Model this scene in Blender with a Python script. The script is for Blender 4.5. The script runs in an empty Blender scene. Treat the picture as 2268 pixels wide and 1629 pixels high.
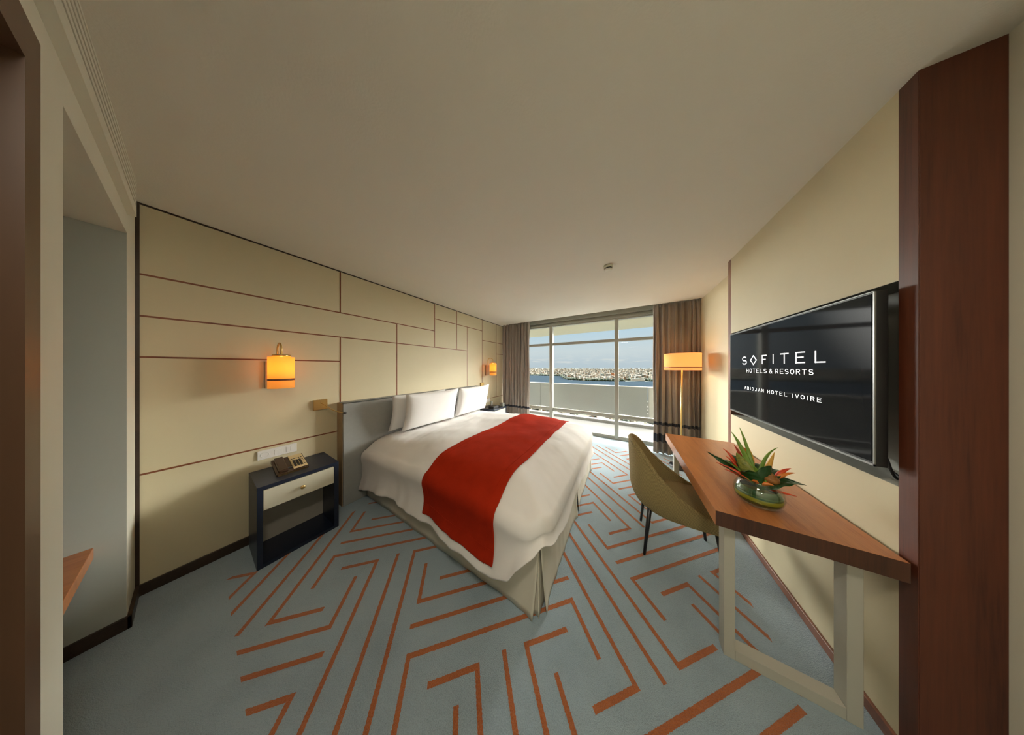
import bpy, bmesh, math, random
from mathutils import Vector, Matrix, noise
random.seed(7)
PI = math.pi
scene = bpy.context.scene
C = scene.collection

# ------------------------------------------------------------------ camera, world, light, exposure
cd = bpy.data.cameras.new('camera'); cam = bpy.data.objects.new('camera', cd); C.objects.link(cam)
cd.sensor_fit = 'HORIZONTAL'; cd.sensor_width = 36.0; cd.lens = 416.0/2268*36
cd.clip_start = 0.03; cd.clip_end = 30000
cam.location = (0, 0, 1.5)
cam.rotation_euler = (PI/2, 0, math.atan2(246, 416))
scene.camera = cam
vs = scene.view_settings
vs.view_transform = 'Standard'; vs.look = 'None'; vs.gamma = 1.0; vs.use_curve_mapping = False
vs.exposure = 0.0

world = bpy.data.worlds.new('sky'); scene.world = world; world.use_nodes = True
SKY = 1.0
GLOW = (.63, .61, .575)
LOBE_R = ((.54, .67, .52), .81, .97, 93)
LOBE_L = ((-.88, .40, .25), .78, .97, 74)
def build_world():
    nt = world.node_tree; N = nt.nodes; L = nt.links; N.clear()
    tc = N.new('ShaderNodeTexCoord'); sep = N.new('ShaderNodeSeparateXYZ'); L.new(tc.outputs['Generated'], sep.inputs[0])
    ramp = N.new('ShaderNodeValToRGB'); L.new(sep.outputs['Z'], ramp.inputs[0])
    e = ramp.color_ramp.elements
    e[0].position = 0.0; e[0].color = (.50, .60, .66, 1)
    e[1].position = 1.0; e[1].color = (.22, .42, .75, 1)
    for p, c in ((.02, (.52, .61, .67, 1)), (.08, (.62, .70, .73, 1)), (.17, (.52, .68, .79, 1)), (.30, (.38, .60, .82, 1))):
        x = e.new(p); x.color = c
    # low cumulus near the horizon
    mp = N.new('ShaderNodeMapping'); mp.inputs['Scale'].default_value = (9, 9, 60); L.new(tc.outputs['Generated'], mp.inputs[0])
    nz = N.new('ShaderNodeTexNoise'); nz.inputs['Scale'].default_value = 1.6; nz.inputs['Detail'].default_value = 6; L.new(mp.outputs[0], nz.inputs['Vector'])
    cr = N.new('ShaderNodeValToRGB'); cr.color_ramp.elements[0].position = .50; cr.color_ramp.elements[1].position = .68; L.new(nz.outputs['Fac'], cr.inputs[0])
    band = N.new('ShaderNodeValToRGB'); L.new(sep.outputs['Z'], band.inputs[0])
    b = band.color_ramp.elements; b[0].position = .018; b[0].color = (0, 0, 0, 1); b[1].position = .075; b[1].color = (0, 0, 0, 1)
    x = b.new(.028); x.color = (.8, .8, .8, 1); x = b.new(.045); x.color = (.3, .3, .3, 1)
    mu = N.new('ShaderNodeMath'); mu.operation = 'MULTIPLY'; L.new(cr.outputs[0], mu.inputs[0]); L.new(band.outputs[0], mu.inputs[1])
    mx = N.new('ShaderNodeMixRGB'); L.new(mu.outputs[0], mx.inputs[0]); L.new(ramp.outputs[0], mx.inputs[1]); mx.inputs[2].default_value = (.80, .80, .76, 1)
    # bright sky patches added out of view, right and weaker far left, lighting the room
    def lobe(direction, lo, hi, gain):
        dt = N.new('ShaderNodeVectorMath'); dt.operation = 'DOT_PRODUCT'; L.new(tc.outputs['Generated'], dt.inputs[0])
        dt.inputs[1].default_value = tuple(Vector(direction).normalized())
        m_ = N.new('ShaderNodeMapRange'); m_.inputs['From Min'].default_value = lo; m_.inputs['From Max'].default_value = hi
        m_.inputs['To Min'].default_value = 0.0; m_.inputs['To Max'].default_value = gain; m_.interpolation_type = 'SMOOTHSTEP'
        L.new(dt.outputs['Value'], m_.inputs[0]); return m_
    l1 = lobe(LOBE_R[0], *LOBE_R[1:]); l2 = lobe(LOBE_L[0], *LOBE_L[1:])
    mr = N.new('ShaderNodeMath'); mr.operation = 'ADD'; L.new(l1.outputs[0], mr.inputs[0]); L.new(l2.outputs[0], mr.inputs[1])
    bg = N.new('ShaderNodeBackground'); L.new(mx.outputs[0], bg.inputs[0]); bg.inputs[1].default_value = SKY
    b2 = N.new('ShaderNodeBackground'); b2.inputs[0].default_value = GLOW+(1,); L.new(mr.outputs[0], b2.inputs[1])
    ad = N.new('ShaderNodeAddShader'); L.new(bg.outputs[0], ad.inputs[0]); L.new(b2.outputs[0], ad.inputs[1]); bg = ad
    out = N.new('ShaderNodeOutputWorld'); L.new(bg.outputs[0], out.inputs[0])
build_world()

def lamp(kind, name, loc, energy, color=(1, 1, 1), rot=(0, 0, 0), **kw):
    d = bpy.data.lights.new(name, kind); d.energy = energy; d.color = color
    for k, v in kw.items(): setattr(d, k, v)
    o = bpy.data.objects.new(name, d); o.location = loc; o.rotation_euler = rot; C.objects.link(o); return o
sd = Vector((-.42, .80, -.36)).normalized()
sun = lamp('SUN', 'sun', (0, -20, 40), 3.0, (1.0, .82, .58), angle=.01)
sun.rotation_euler = sd.to_track_quat('-Z', 'Y').to_euler()

# ------------------------------------------------------------------ materials
M = {}
def nt_of(name):
    m = bpy.data.materials.new(name); m.use_nodes = True
    nt = m.node_tree; b = nt.nodes['Principled BSDF']; M[name] = m
    return m, nt, b
def noisy(name, col, rough=.6, var=.06, scale=8, bump=0, bscale=200, metal=0, spec=.5, stretch=(1, 1, 1), coat=0):
    m, nt, b = nt_of(name); N = nt.nodes; L = nt.links
    tc = N.new('ShaderNodeTexCoord'); mp = N.new('ShaderNodeMapping'); mp.inputs['Scale'].default_value = stretch
    L.new(tc.outputs['Object'], mp.inputs[0])
    nz = N.new('ShaderNodeTexNoise'); nz.inputs['Scale'].default_value = scale; nz.inputs['Detail'].default_value = 4
    L.new(mp.outputs[0], nz.inputs['Vector'])
    mx = N.new('ShaderNodeMixRGB'); L.new(nz.outputs['Fac'], mx.inputs[0])
    mx.inputs[1].default_value = tuple(max(0, c*(1-var*2)) for c in col)+(1,)
    mx.inputs[2].default_value = tuple(min(1, c*(1+var*2)) for c in col)+(1,)
    L.new(mx.outputs[0], b.inputs['Base Color'])
    b.inputs['Roughness'].default_value = rough; b.inputs['Metallic'].default_value = metal
    b.inputs['Specular IOR Level'].default_value = spec; b.inputs['Coat Weight'].default_value = coat
    if bump:
        n2 = N.new('ShaderNodeTexNoise'); n2.inputs['Scale'].default_value = bscale; n2.inputs['Detail'].default_value = 3
        L.new(mp.outputs[0], n2.inputs['Vector'])
        bp = N.new('ShaderNodeBump'); bp.inputs['Strength'].default_value = bump; bp.inputs['Distance'].default_value = .004
        L.new(n2.outputs['Fac'], bp.inputs['Height']); L.new(bp.outputs[0], b.inputs['Normal'])
    return m
def wood(name, c1, c2, stretch, rough=.35, scale=3.0, coat=0.0, bands=14):
    m, nt, b = nt_of(name); N = nt.nodes; L = nt.links
    tc = N.new('ShaderNodeTexCoord'); mp = N.new('ShaderNodeMapping'); mp.inputs['Scale'].default_value = stretch
    L.new(tc.outputs['Object'], mp.inputs[0])
    nz = N.new('ShaderNodeTexNoise'); nz.inputs['Scale'].default_value = scale; nz.inputs['Detail'].default_value = 8
    nz.inputs['Roughness'].default_value = .65; nz.inputs['Distortion'].default_value = .6
    L.new(mp.outputs[0], nz.inputs['Vector'])
    fi = N.new('ShaderNodeTexNoise'); fi.inputs['Scale'].default_value = scale*bands; fi.inputs['Detail'].default_value = 3
    L.new(mp.outputs[0], fi.inputs['Vector'])
    ad = N.new('ShaderNodeMath'); ad.operation = 'MULTIPLY_ADD'; ad.inputs[1].default_value = .35
    L.new(fi.outputs['Fac'], ad.inputs[0]); L.new(nz.outputs['Fac'], ad.inputs[2])
    cr = N.new('ShaderNodeValToRGB'); L.new(ad.outputs[0], cr.inputs[0])
    e = cr.color_ramp.elements; e[0].position = .45; e[0].color = c1+(1,); e[1].position = .92; e[1].color = c2+(1,)
    x = e.new(.62); x.color = tuple(.5*(a+bb) for a, bb in zip(c1, c2))+(1,)
    L.new(cr.outputs[0], b.inputs['Base Color']); b.inputs['Roughness'].default_value = rough; b.inputs['Coat Weight'].default_value = coat
    return m
def plain(name, col, rough=.5, metal=0, **kw):
    m, nt, b = nt_of(name)
    b.inputs['Base Color'].default_value = col+(1,); b.inputs['Roughness'].default_value = rough; b.inputs['Metallic'].default_value = metal
    for k, v in kw.items(): b.inputs[k].default_value = v
    return m
noisy('wall_cream', (.63, .555, .370), .55, .02, 3)
noisy('wall_paint', (.74, .72, .60), .6, .02, 3)
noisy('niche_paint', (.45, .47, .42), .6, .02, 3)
noisy('ledge_lit', (.55, .56, .50), .5, .02, 5)  # lighter than the rest of the recess: skylight on the bottom ledge painted in
noisy('ceiling_paint', (.76, .73, .63), .75, .015, 2, bump=.15, bscale=120)
noisy('door_dark', (.006, .002, .0015), .6, .1, 5)
noisy('door_frame', (.12, .062, .032), .4, .08, 5, stretch=(8, 8, .6))
wood('inlay', (.13, .035, .012), (.26, .085, .03), (1, 1, 1), .4, 8)
wood('dark_trim', (.022, .013, .008), (.05, .03, .018), (1, 1, 1), .4, 8)
wood('column_wood', (.045, .010, .005), (.145, .037, .015), (9, 9, .35), .42, 1.3, .05)
wood('desk_top', (.33, .100, .028), (.56, .215, .070), (9, .7, 9), .34, 1.6, .12)
wood('desk_edge', (.035, .011, .005), (.095, .030, .012), (14, 14, .5), .35, 1.6, .2)
wood('skirting_wood', (.16, .065, .04), (.28, .12, .075), (4, 4, 4), .35, 2, .2)
noisy('headboard_fabric', (.32, .325, .31), .8, .03, 30, bump=.1, bscale=400)
noisy('headboard_side', (.34, .24, .13), .5, .05, 10)
noisy('linen', (.86, .84, .825), .8, .01, 6, bump=.05, bscale=300)
noisy('skirt_fabric', (.66, .63, .53), .8, .02, 6, bump=.08, bscale=300)
noisy('runner_fabric', (.40, .024, .006), .9, .12, 9, bump=.5, bscale=260, spec=.08)
noisy('navy_lacquer', (.010, .016, .035), .35, .05, 6)
noisy('grey_board', (.34, .32, .28), .7, .03, 6)
noisy('drawer_front', (.62, .58, .45), .5, .02, 4)
plain('brass', (.72, .50, .20), .28, 1)
plain('chrome', (.75, .75, .72), .25, 1); plain('dark_chrome', (.30, .30, .29), .3, 1)
noisy('aluminium', (.36, .36, .31), .45, .03, 12, metal=.25)
noisy('leg_paint', (.50, .49, .42), .45, .02, 5)
noisy('white_plastic', (.78, .76, .72), .4, .01, 10)
noisy('concrete_white', (.36, .355, .345), .8, .04, 2.2)
noisy('balcony_soffit', (.50, .47, .33), .8, .02, 2)
noisy('frosted_panel', (.29, .30, .285), .5, .05, 1.6)
plain('black_plastic', (.012, .012, .013), .3)
plain('black_leg', (.010, .012, .016), .3)
noisy('phone_brown', (.045, .022, .012), .25, .1, 12)
plain('phone_face', (.60, .46, .24), .4)
plain('rubber', (.006, .006, .006), .6)
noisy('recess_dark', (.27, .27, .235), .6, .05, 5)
plain('screen_white', (.9, .9, .9), .5, **{'Emission Color': (1, 1, 1, 1), 'Emission Strength': .75})

def screen_mat():
    m, nt, b = nt_of('tv_screen')
    b.inputs['Base Color'].default_value = (.006, .006, .007, 1); b.inputs['Roughness'].default_value = .06; b.inputs['Specular IOR Level'].default_value = .05
    b.inputs['Emission Color'].default_value = (.75, .80, .82, 1); b.inputs['Emission Strength'].default_value = .006
screen_mat()
def carpet_mat(name, c1, c2, bump=1.0):
    m, nt, b = nt_of(name); N = nt.nodes; L = nt.links
    tc = N.new('ShaderNodeTexCoord')
    big = N.new('ShaderNodeTexNoise'); big.inputs['Scale'].default_value = 2.2; big.inputs['Detail'].default_value = 5; L.new(tc.outputs['Object'], big.inputs['Vector'])
    fi = N.new('ShaderNodeTexNoise'); fi.inputs['Scale'].default_value = 260; fi.inputs['Detail'].default_value = 2; L.new(tc.outputs['Object'], fi.inputs['Vector'])
    ad = N.new('ShaderNodeMath'); ad.operation = 'MULTIPLY_ADD'; ad.inputs[1].default_value = .9; L.new(fi.outputs['Fac'], ad.inputs[0]); L.new(big.outputs['Fac'], ad.inputs[2])
    cr = N.new('ShaderNodeValToRGB'); L.new(ad.outputs[0], cr.inputs[0])
    e = cr.color_ramp.elements; e[0].position = .6; e[0].color = c1+(1,); e[1].position = 1.3; e[1].color = c2+(1,); e[1].position = 1.0
    L.new(cr.outputs[0], b.inputs['Base Color']); b.inputs['Roughness'].default_value = .95; b.inputs['Specular IOR Level'].default_value = .15
    b.inputs['Sheen Weight'].default_value = .25; b.inputs['Sheen Roughness'].default_value = .5
    bp = N.new('ShaderNodeBump'); bp.inputs['Strength'].default_value = bump; bp.inputs['Distance'].default_value = .006
    L.new(fi.outputs['Fac'], bp.inputs['Height']); L.new(bp.outputs[0], b.inputs['Normal'])
carpet_mat('carpet', (.25, .33, .385), (.37, .48, .555))
carpet_mat('carpet_stripe', (.33, .085, .024), (.47, .15, .050))
def curtain_mat():
    m, nt, b = nt_of('curtain'); N = nt.nodes; L = nt.links
    tc = N.new('ShaderNodeTexCoord'); sp = N.new('ShaderNodeSeparateXYZ'); L.new(tc.outputs['Object'], sp.inputs[0])
    cr = N.new('ShaderNodeValToRGB'); cr.color_ramp.interpolation = 'CONSTANT'; L.new(sp.outputs['Z'], cr.inputs[0])
    a = (.30, .255, .215, 1); n = (.018, .022, .035, 1)
    e = cr.color_ramp.elements; e[0].position = 0; e[0].color = a; e[1].position = .205; e[1].color = n
    for p, c in ((.345, a), (.500, n), (.548, a)): x = e.new(p); x.color = c
    L.new(cr.outputs[0], b.inputs['Base Color']); b.inputs['Roughness'].default_value = .8; b.inputs['Sheen Weight'].default_value = .2
curtain_mat()
def weave_mat():
    m, nt, b = nt_of('chair_weave'); N = nt.nodes; L = nt.links
    tc = N.new('ShaderNodeTexCoord'); ck = N.new('ShaderNodeTexChecker'); ck.inputs['Scale'].default_value = 210
    ck.inputs[1].default_value = (.42, .33, .145, 1); ck.inputs[2].default_value = (.21, .155, .066, 1)
    L.new(tc.outputs['Object'], ck.inputs['Vector']); L.new(ck.outputs[0], b.inputs['Base Color'])
    bp = N.new('ShaderNodeBump'); bp.inputs['Strength'].default_value = .5; bp.inputs['Distance'].default_value = .003
    L.new(ck.outputs['Fac'], bp.inputs['Height']); L.new(bp.outputs[0], b.inputs['Normal']); b.inputs['Roughness'].default_value = .75
weave_mat()
def glass_mat(name, tint, rough=0.0, fixed=None):
    m = bpy.data.materials.new(name); m.use_nodes = True; M[name] = m; nt = m.node_tree; N = nt.nodes; L = nt.links; N.clear()
    t = N.new('ShaderNodeBsdfTransparent'); t.inputs[0].default_value = tint+(1,)
    g = N.new('ShaderNodeBsdfGlossy'); g.inputs['Roughness'].default_value = rough
    fr = N.new('ShaderNodeFresnel'); fr.inputs[0].default_value = 1.3
    mx = N.new('ShaderNodeMixShader'); (L.new(fr.outputs[0], mx.inputs[0]) if fixed is None else setattr(mx.inputs[0], 'default_value', fixed)); L.new(t.outputs[0], mx.inputs[1]); L.new(g.outputs[0], mx.inputs[2])
    o = N.new('ShaderNodeOutputMaterial'); L.new(mx.outputs[0], o.inputs[0])
glass_mat('window_glass', (.98, .99, .98), fixed=.004); glass_mat('vase_glass', (.92, .96, .92), fixed=.10)
def shade_mat(name, col, emi, strength):
    m = bpy.data.materials.new(name); m.use_nodes = True; M[name] = m; nt = m.node_tree; N = nt.nodes; L = nt.links; N.clear()
    d = N.new('ShaderNodeBsdfDiffuse'); d.inputs[0].default_value = col+(1,)
    t = N.new('ShaderNodeBsdfTranslucent'); t.inputs[0].default_value = col+(1,)
    mx = N.new('ShaderNodeMixShader'); mx.inputs[0].default_value = .55; L.new(d.outputs[0], mx.inputs[1]); L.new(t.outputs[0], mx.inputs[2])
    e = N.new('ShaderNodeEmission'); e.inputs[0].default_value = emi+(1,); e.inputs[1].default_value = strength
    a = N.new('ShaderNodeAddShader'); L.new(mx.outputs[0], a.inputs[0]); L.new(e.outputs[0], a.inputs[1])
    o = N.new('ShaderNodeOutputMaterial'); L.new(a.outputs[0], o.inputs[0])
shade_mat('sconce_shade', (.9, .55, .16), (1, .42, .07), .30)
shade_mat('lamp_shade', (.9, .60, .30), (1, .42, .13), .45)
def emit(name, col, s):
    m = bpy.data.materials.new(name); m.use_nodes = True; M[name] = m; nt = m.node_tree; N = nt.nodes; N.clear()
    e = N.new('ShaderNodeEmission'); e.inputs[0].default_value = col+(1,); e.inputs[1].default_value = s
    o = N.new('ShaderNodeOutputMaterial'); nt.links.new(e.outputs[0], o.inputs[0])
emit('bulb', (1, .62, .25), 30)
emit('fill_glow', (1, .90, .74), 55)
def leaf_mat(name, c1, c2, sc=25):
    m = noisy(name, c1, .35, .05, 10); nt = m.node_tree; b = nt.nodes['Principled BSDF']
    mx = [n for n in nt.nodes if n.type == 'MIX_RGB'][0]; mx.inputs[1].default_value = c1+(1,); mx.inputs[2].default_value = c2+(1,)
    nz = [n for n in nt.nodes if n.type == 'TEX_NOISE'][0]; nz.inputs['Scale'].default_value = sc
leaf_mat('leaf_dark', (.006, .035, .008), (.03, .10, .02)); leaf_mat('leaf_light', (.08, .20, .02), (.25, .38, .05))
leaf_mat('leaf_spotted', (.01, .06, .01), (.45, .42, .08), 130)
leaf_mat('bract_red', (.55, .03, .01), (.75, .10, .02)); leaf_mat('bract_orange', (.75, .12, .02), (.85, .32, .05)); leaf_mat('bract_yellow', (.75, .32, .04), (.62, .42, .08))
leaf_mat('rose_brown', (.20, .07, .02), (.45, .20, .05), 60)
def striped_leaf():
    m, nt, b = nt_of('leaf_wrap'); N = nt.nodes; L = nt.links
    tc = N.new('ShaderNodeTexCoord'); sp = N.new('ShaderNodeSeparateXYZ'); L.new(tc.outputs['Object'], sp.inputs[0])
    mr = N.new('ShaderNodeMapRange'); mr.inputs['From Min'].default_value = 0; mr.inputs['From Max'].default_value = .09; L.new(sp.outputs['Z'], mr.inputs[0])
    cr = N.new('ShaderNodeValToRGB'); L.new(mr.outputs[0], cr.inputs[0])
    e = cr.color_ramp.elements; e[0].position = 0; e[0].color = (.01, .07, .01, 1); e[1].position = 1; e[1].color = (.05, .12, .05, 1)
    for p, c in ((.42, (.01, .08, .012, 1)), (.46, (.30, .32, .02, 1)), (.64, (.38, .38, .03, 1)), (.68, (.02, .09, .015, 1)), (.72, (.02, .08, .02, 1)), (.76, (.10, .20, .06, 1)), (.82, (.02, .08, .02, 1))):
        x = e.new(p); x.color = c
    L.new(cr.outputs[0], b.inputs['Base Color']); b.inputs['Roughness'].default_value = .3
striped_leaf()
def city_mat():
    m, nt, b = nt_of('city_walls'); N = nt.nodes; L = nt.links
    g = N.new('ShaderNodeNewGeometry'); mp = N.new('ShaderNodeVectorMath'); mp.operation = 'MULTIPLY'; mp.inputs[1].default_value = (.05, .05, .0)
    L.new(g.outputs['Position'], mp.inputs[0])
    v = N.new('ShaderNodeTexVoronoi'); v.inputs['Scale'].default_value = 1.0; L.new(mp.outputs[0], v.inputs['Vector'])
    sp = N.new('ShaderNodeSeparateColor'); L.new(v.outputs['Color'], sp.inputs[0])
    cr = N.new('ShaderNodeValToRGB'); cr.color_ramp.interpolation = 'CONSTANT'; L.new(sp.outputs[0], cr.inputs[0])
    e = cr.color_ramp.elements; e[0].position = 0; e[0].color = (.14, .12, .085, 1); e[1].position = .25; e[1].color = (.075, .075, .065, 1)
    for p, c in ((.45, (.19, .17, .13, 1)), (.62, (.13, .085, .05, 1)), (.75, (.045, .055, .045, 1)), (.88, (.24, .22, .18, 1))): x = e.new(p); x.color = c
    L.new(cr.outputs[0], b.inputs['Base Color']); b.inputs['Roughness'].default_value = .9
city_mat()
noisy('city_ground', (.065, .075, .045), .9, .25, .02)
noisy('lagoon_water', (.020, .030, .039), 1.0, .12, .004, spec=.0, stretch=(1, 4, 1))
noisy('far_trees', (.018, .032, .014), .9, .3, .05)
noisy('roof_orange', (.26, .10, .04), .8, .1, .1); noisy('roof_white', (.36, .35, .31), .8, .05, .1)

# ------------------------------------------------------------------ helpers
def link(name, me, parent=None, mats=None):
    o = bpy.data.objects.new(name, me); C.objects.link(o)
    for m in (mats or []): me.materials.append(M[m] if isinstance(m, str) else m)
    if parent: o.parent = parent; o.matrix_parent_inverse = Matrix()
    return o
class MB:
    def __init__(s): s.v = []; s.f = []; s.mi = []; s.sm = []
    def box(s, a, b, mi=0, rot=None, piv=None):
        x0, y0, z0 = a; x1, y1, z1 = b; n = len(s.v)
        vs_ = [Vector(p) for p in ((x0,y0,z0),(x1,y0,z0),(x1,y1,z0),(x0,y1,z0),(x0,y0,z1),(x1,y0,z1),(x1,y1,z1),(x0,y1,z1))]
        if rot is not None:
            piv = Vector(piv) if piv is not None else (Vector(a)+Vector(b))/2
            vs_ = [rot @ (p-piv)+piv for p in vs_]
        s.v += vs_
        for q in ((0,3,2,1),(4,5,6,7),(0,1,5,4),(1,2,6,5),(2,3,7,6),(3,0,4,7)): s.f.append(tuple(n+i for i in q)); s.mi.append(mi); s.sm.append(False)
        return s
    def tube(s, pts, r, seg=12, mi=0, cap=True):
        pts = [Vector(p) for p in pts]; rr = r if isinstance(r, (list, tuple)) else [r]*len(pts); n0 = len(s.v)
        up = Vector((0, 0, 1)); prev = None
        for i, p in enumerate(pts):
            t = (pts[min(i+1, len(pts)-1)]-pts[max(i-1, 0)]).normalized()
            if prev is None:
                a = up if abs(t.z) < .9 else Vector((1, 0, 0)); n = (a-t*a.dot(t)).normalized()
            else: n = (prev-t*prev.dot(t)).normalized()
            prev = n; b = t.cross(n)
            for k in range(seg):
                an = 2*PI*k/seg; s.v.append(p+(n*math.cos(an)+b*math.sin(an))*rr[i])
        for i in range(len(pts)-1):
            for k in range(seg):
                a = n0+i*seg+k; b_ = n0+i*seg+(k+1) % seg
                s.f.append((a, b_, b_+seg, a+seg)); s.mi.append(mi); s.sm.append(True)
        if cap:
            s.f.append(tuple(n0+k for k in reversed(range(seg)))); s.mi.append(mi); s.sm.append(False)
            e = n0+(len(pts)-1)*seg; s.f.append(tuple(e+k for k in range(seg))); s.mi.append(mi); s.sm.append(False)
        return s
    def lathe(s, prof, c=(0, 0, 0), seg=40, mi=0, axis='z'):
        n0 = len(s.v); c = Vector(c)
        for r, z in prof:
            for k in range(seg):
                a = 2*PI*k/seg; p = Vector((r*math.cos(a), r*math.sin(a), z))
                if axis == 'x': p = Vector((p.z, p.x, p.y))
                s.v.append(c+p)
        for i in range(len(prof)-1):
            for k in range(seg):
                a = n0+i*seg+k; b = n0+i*seg+(k+1) % seg
                s.f.append((a, b, b+seg, a+seg)); s.mi.append(mi); s.sm.append(True)
        return s
    def grid(s, P, mi=0, closed=False, smooth=True):
        n0 = len(s.v); R = len(P); K = len(P[0])
        for row in P: s.v += [Vector(p) for p in row]
        for i in range(R-1):
            for k in range(K if closed else K-1):
                a = n0+i*K+k; b = n0+i*K+(k+1) % K
                s.f.append((a, b, b+K, a+K)); s.mi.append(mi); s.sm.append(smooth)
        return s
    def poly(s, pts, mi=0):
        n = len(s.v); s.v += [Vector(p) for p in pts]; s.f.append(tuple(range(n, n+len(pts)))); s.mi.append(mi); s.sm.append(False); return s
    def build(s, name, mats, parent=None, bevel=0, seg=2, origin=None, solid=0, sub=0):
        me = bpy.data.meshes.new(name); o0 = Vector(origin) if origin is not None else None
        vv = [p-o0 for p in s.v] if o0 is not None else s.v
        me.from_pydata([tuple(p) for p in vv], [], s.f)
        if isinstance(mats, str): mats = [mats]
        for i, p in enumerate(me.polygons): p.material_index = s.mi[i]; p.use_smooth = s.sm[i]
        me.update(); o = link(name, me, parent, mats)
        if o0 is not None: o.location = o0
        if solid:
            md = o.modifiers.new('solidify', 'SOLIDIFY'); md.thickness = solid; md.offset = 0
        if sub:
            md = o.modifiers.new('subsurf', 'SUBSURF'); md.levels = sub; md.render_levels = sub
        if bevel:
            md = o.modifiers.new('bevel', 'BEVEL'); md.width = bevel; md.segments = seg; md.limit_method = 'ANGLE'; md.angle_limit = .6; md.harden_normals = True
        return o
def thing(name, label, cat, loc=(0, 0, 0), group=None):
    o = bpy.data.objects.new(name, None); C.objects.link(o); o.location = loc; o.empty_display_size = .1
    return tag(o, label, cat, group)
def tag(o, label, cat, group=None, kind=None):
    o['label'] = label; o['category'] = cat
    if group: o['group'] = group
    if kind: o['kind'] = kind
    return o
def struct(o, label=None):
    o['kind'] = 'structure'
    if label: o['label'] = label
    return o

# ------------------------------------------------------------------ room shell
ZC = 2.585; XL = -2.735; YW = 4.47; YN = -.197
# floor: carpet with woven orange maze lines (a square repeat of 1.013 m laid at 45 degrees)
def clip(poly, lo, hi, ax):
    for sgn, lim in ((1, lo), (-1, -hi)):
        out = []
        for i in range(len(poly)):
            a, b = poly[i], poly[(i+1) % len(poly)]; da = sgn*a[ax]-lim; db = sgn*b[ax]-lim
            if da >= 0: out.append(a)
            if (da >= 0) != (db >= 0):
                t = da/(da-db); out.append(tuple(a[j]+(b[j]-a[j])*t for j in (0, 1)))
        poly = out
        if not poly: return poly
    return poly
fl = MB()
fl.poly([(-3.2, -3.2, 0), (1.5, -3.2, 0), (1.5, 4.56, 0), (-3.2, 4.56, 0)])
TILE = [[(-1.289, .895), (-1.125, .731), (-.445, 1.411), (-.629, 1.595)], [(-1.051, .642), (-.344, 1.349)],
        [(-.806, .414), (-.957, .565), (-.285, 1.237), (-.113, 1.065)], [(-.785, 1.579), (-.629, 1.735), (.054, 1.052), (-.102, .896)],
        [(-.537, 1.841), (.164, 1.140)], [(-.285, 2.091), (-.45, 1.926), (.24, 1.236), (.418, 1.414)]]
PER = 1.013; HW = .0112
STZ = [.0012]
def stripe(a, b):
    a = Vector((a[0], a[1])); b = Vector((b[0], b[1])); d = (b-a).normalized(); n = Vector((-d.y, d.x)); a = a-d*HW; b = b+d*HW
    STZ[0] = .0030-STZ[0]; zz = STZ[0]; ln = (b-a).length; k = max(1, int(ln/.0035)); top = []; bot = []
    for i in range(k+1):
        p = a+(b-a)*(i/k); j1 = random.uniform(-.0013, .0013); j2 = random.uniform(-.0013, .0013)
        top.append(tuple(p+n*(HW+j1))); bot.append(tuple(p-n*(HW+j2)))
    for i in range(k):
        q = clip([bot[i], bot[i+1], top[i+1], top[i]], -2.41, .70, 0)
        if q: q = clip(q, .113, 3.94, 1)
        if len(q) > 2: fl.poly([(x, y, zz) for x, y in q], 1)
for i in range(-3, 4):
    for j in range(-3, 5):
        for pl in TILE:
            q = [(x+i*PER, y+j*PER) for x, y in pl]
            for a, b in zip(q, q[1:]): stripe(a, b)
struct(fl.build('floor', ['carpet', 'carpet_stripe']), 'blue grey carpet with diagonal orange maze lines')

w = MB(); w.box((-3.0, -3.3, ZC), (1.6, 4.03, ZC+.25)); w.box((-3.0, 4.03, 2.70), (1.6, 4.62, ZC+.25))
struct(w.build('ceiling', 'ceiling_paint'))
# panelled bed wall
w = MB(); w.box((XL-.25, YN-.02, 0), (XL, 4.62, ZC))
def inl_h(y0, y1, z): w.box((XL-.001, y0, z-.006), (XL+.0018, y1, z+.006), 1)
def inl_v(y, z0, z1): w.box((XL-.001, y-.006, z0), (XL+.0018, y+.006, z1), 1)
inl_h(YN, 2.062, 2.116); inl_h(2.062, 3.305, 2.325); inl_h(YN, 2.827, 1.841); inl_h(YN, .83, 1.569); inl_h(YN, .81, .793)
inl_h(3.305, 4.4, 2.115); inl_h(3.848, 4.4, 1.838); inl_h(3.305, 4.4, .768)
inl_v(.834, 2.116, ZC); inl_v(.834, .07, 1.841); inl_v(1.447, 1.1, 2.116); inl_v(2.062, 1.841, ZC); inl_v(2.55, 1.841, ZC)
inl_v(2.827, 1.1, 2.325); inl_v(3.305, .07, ZC); inl_v(3.848, .768, ZC)
w.box((XL-.001, YN, ZC-.012), (XL+.003, 4.4, ZC), 2)
struct(w.build('wall_left', ['wall_cream', 'inlay', 'dark_trim']), 'cream panelled wall with thin wood inlay lines')
w = MB(); w.box((XL, YN, .07), (XL+.006, YN+.014, ZC)); struct(w.build('trim_1', 'dark_trim'))
w = MB(); w.box((XL, YN, 0), (XL+.014, 4.4, .072)); struct(w.build('baseboard_left', 'dark_trim', bevel=.002))
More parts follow.
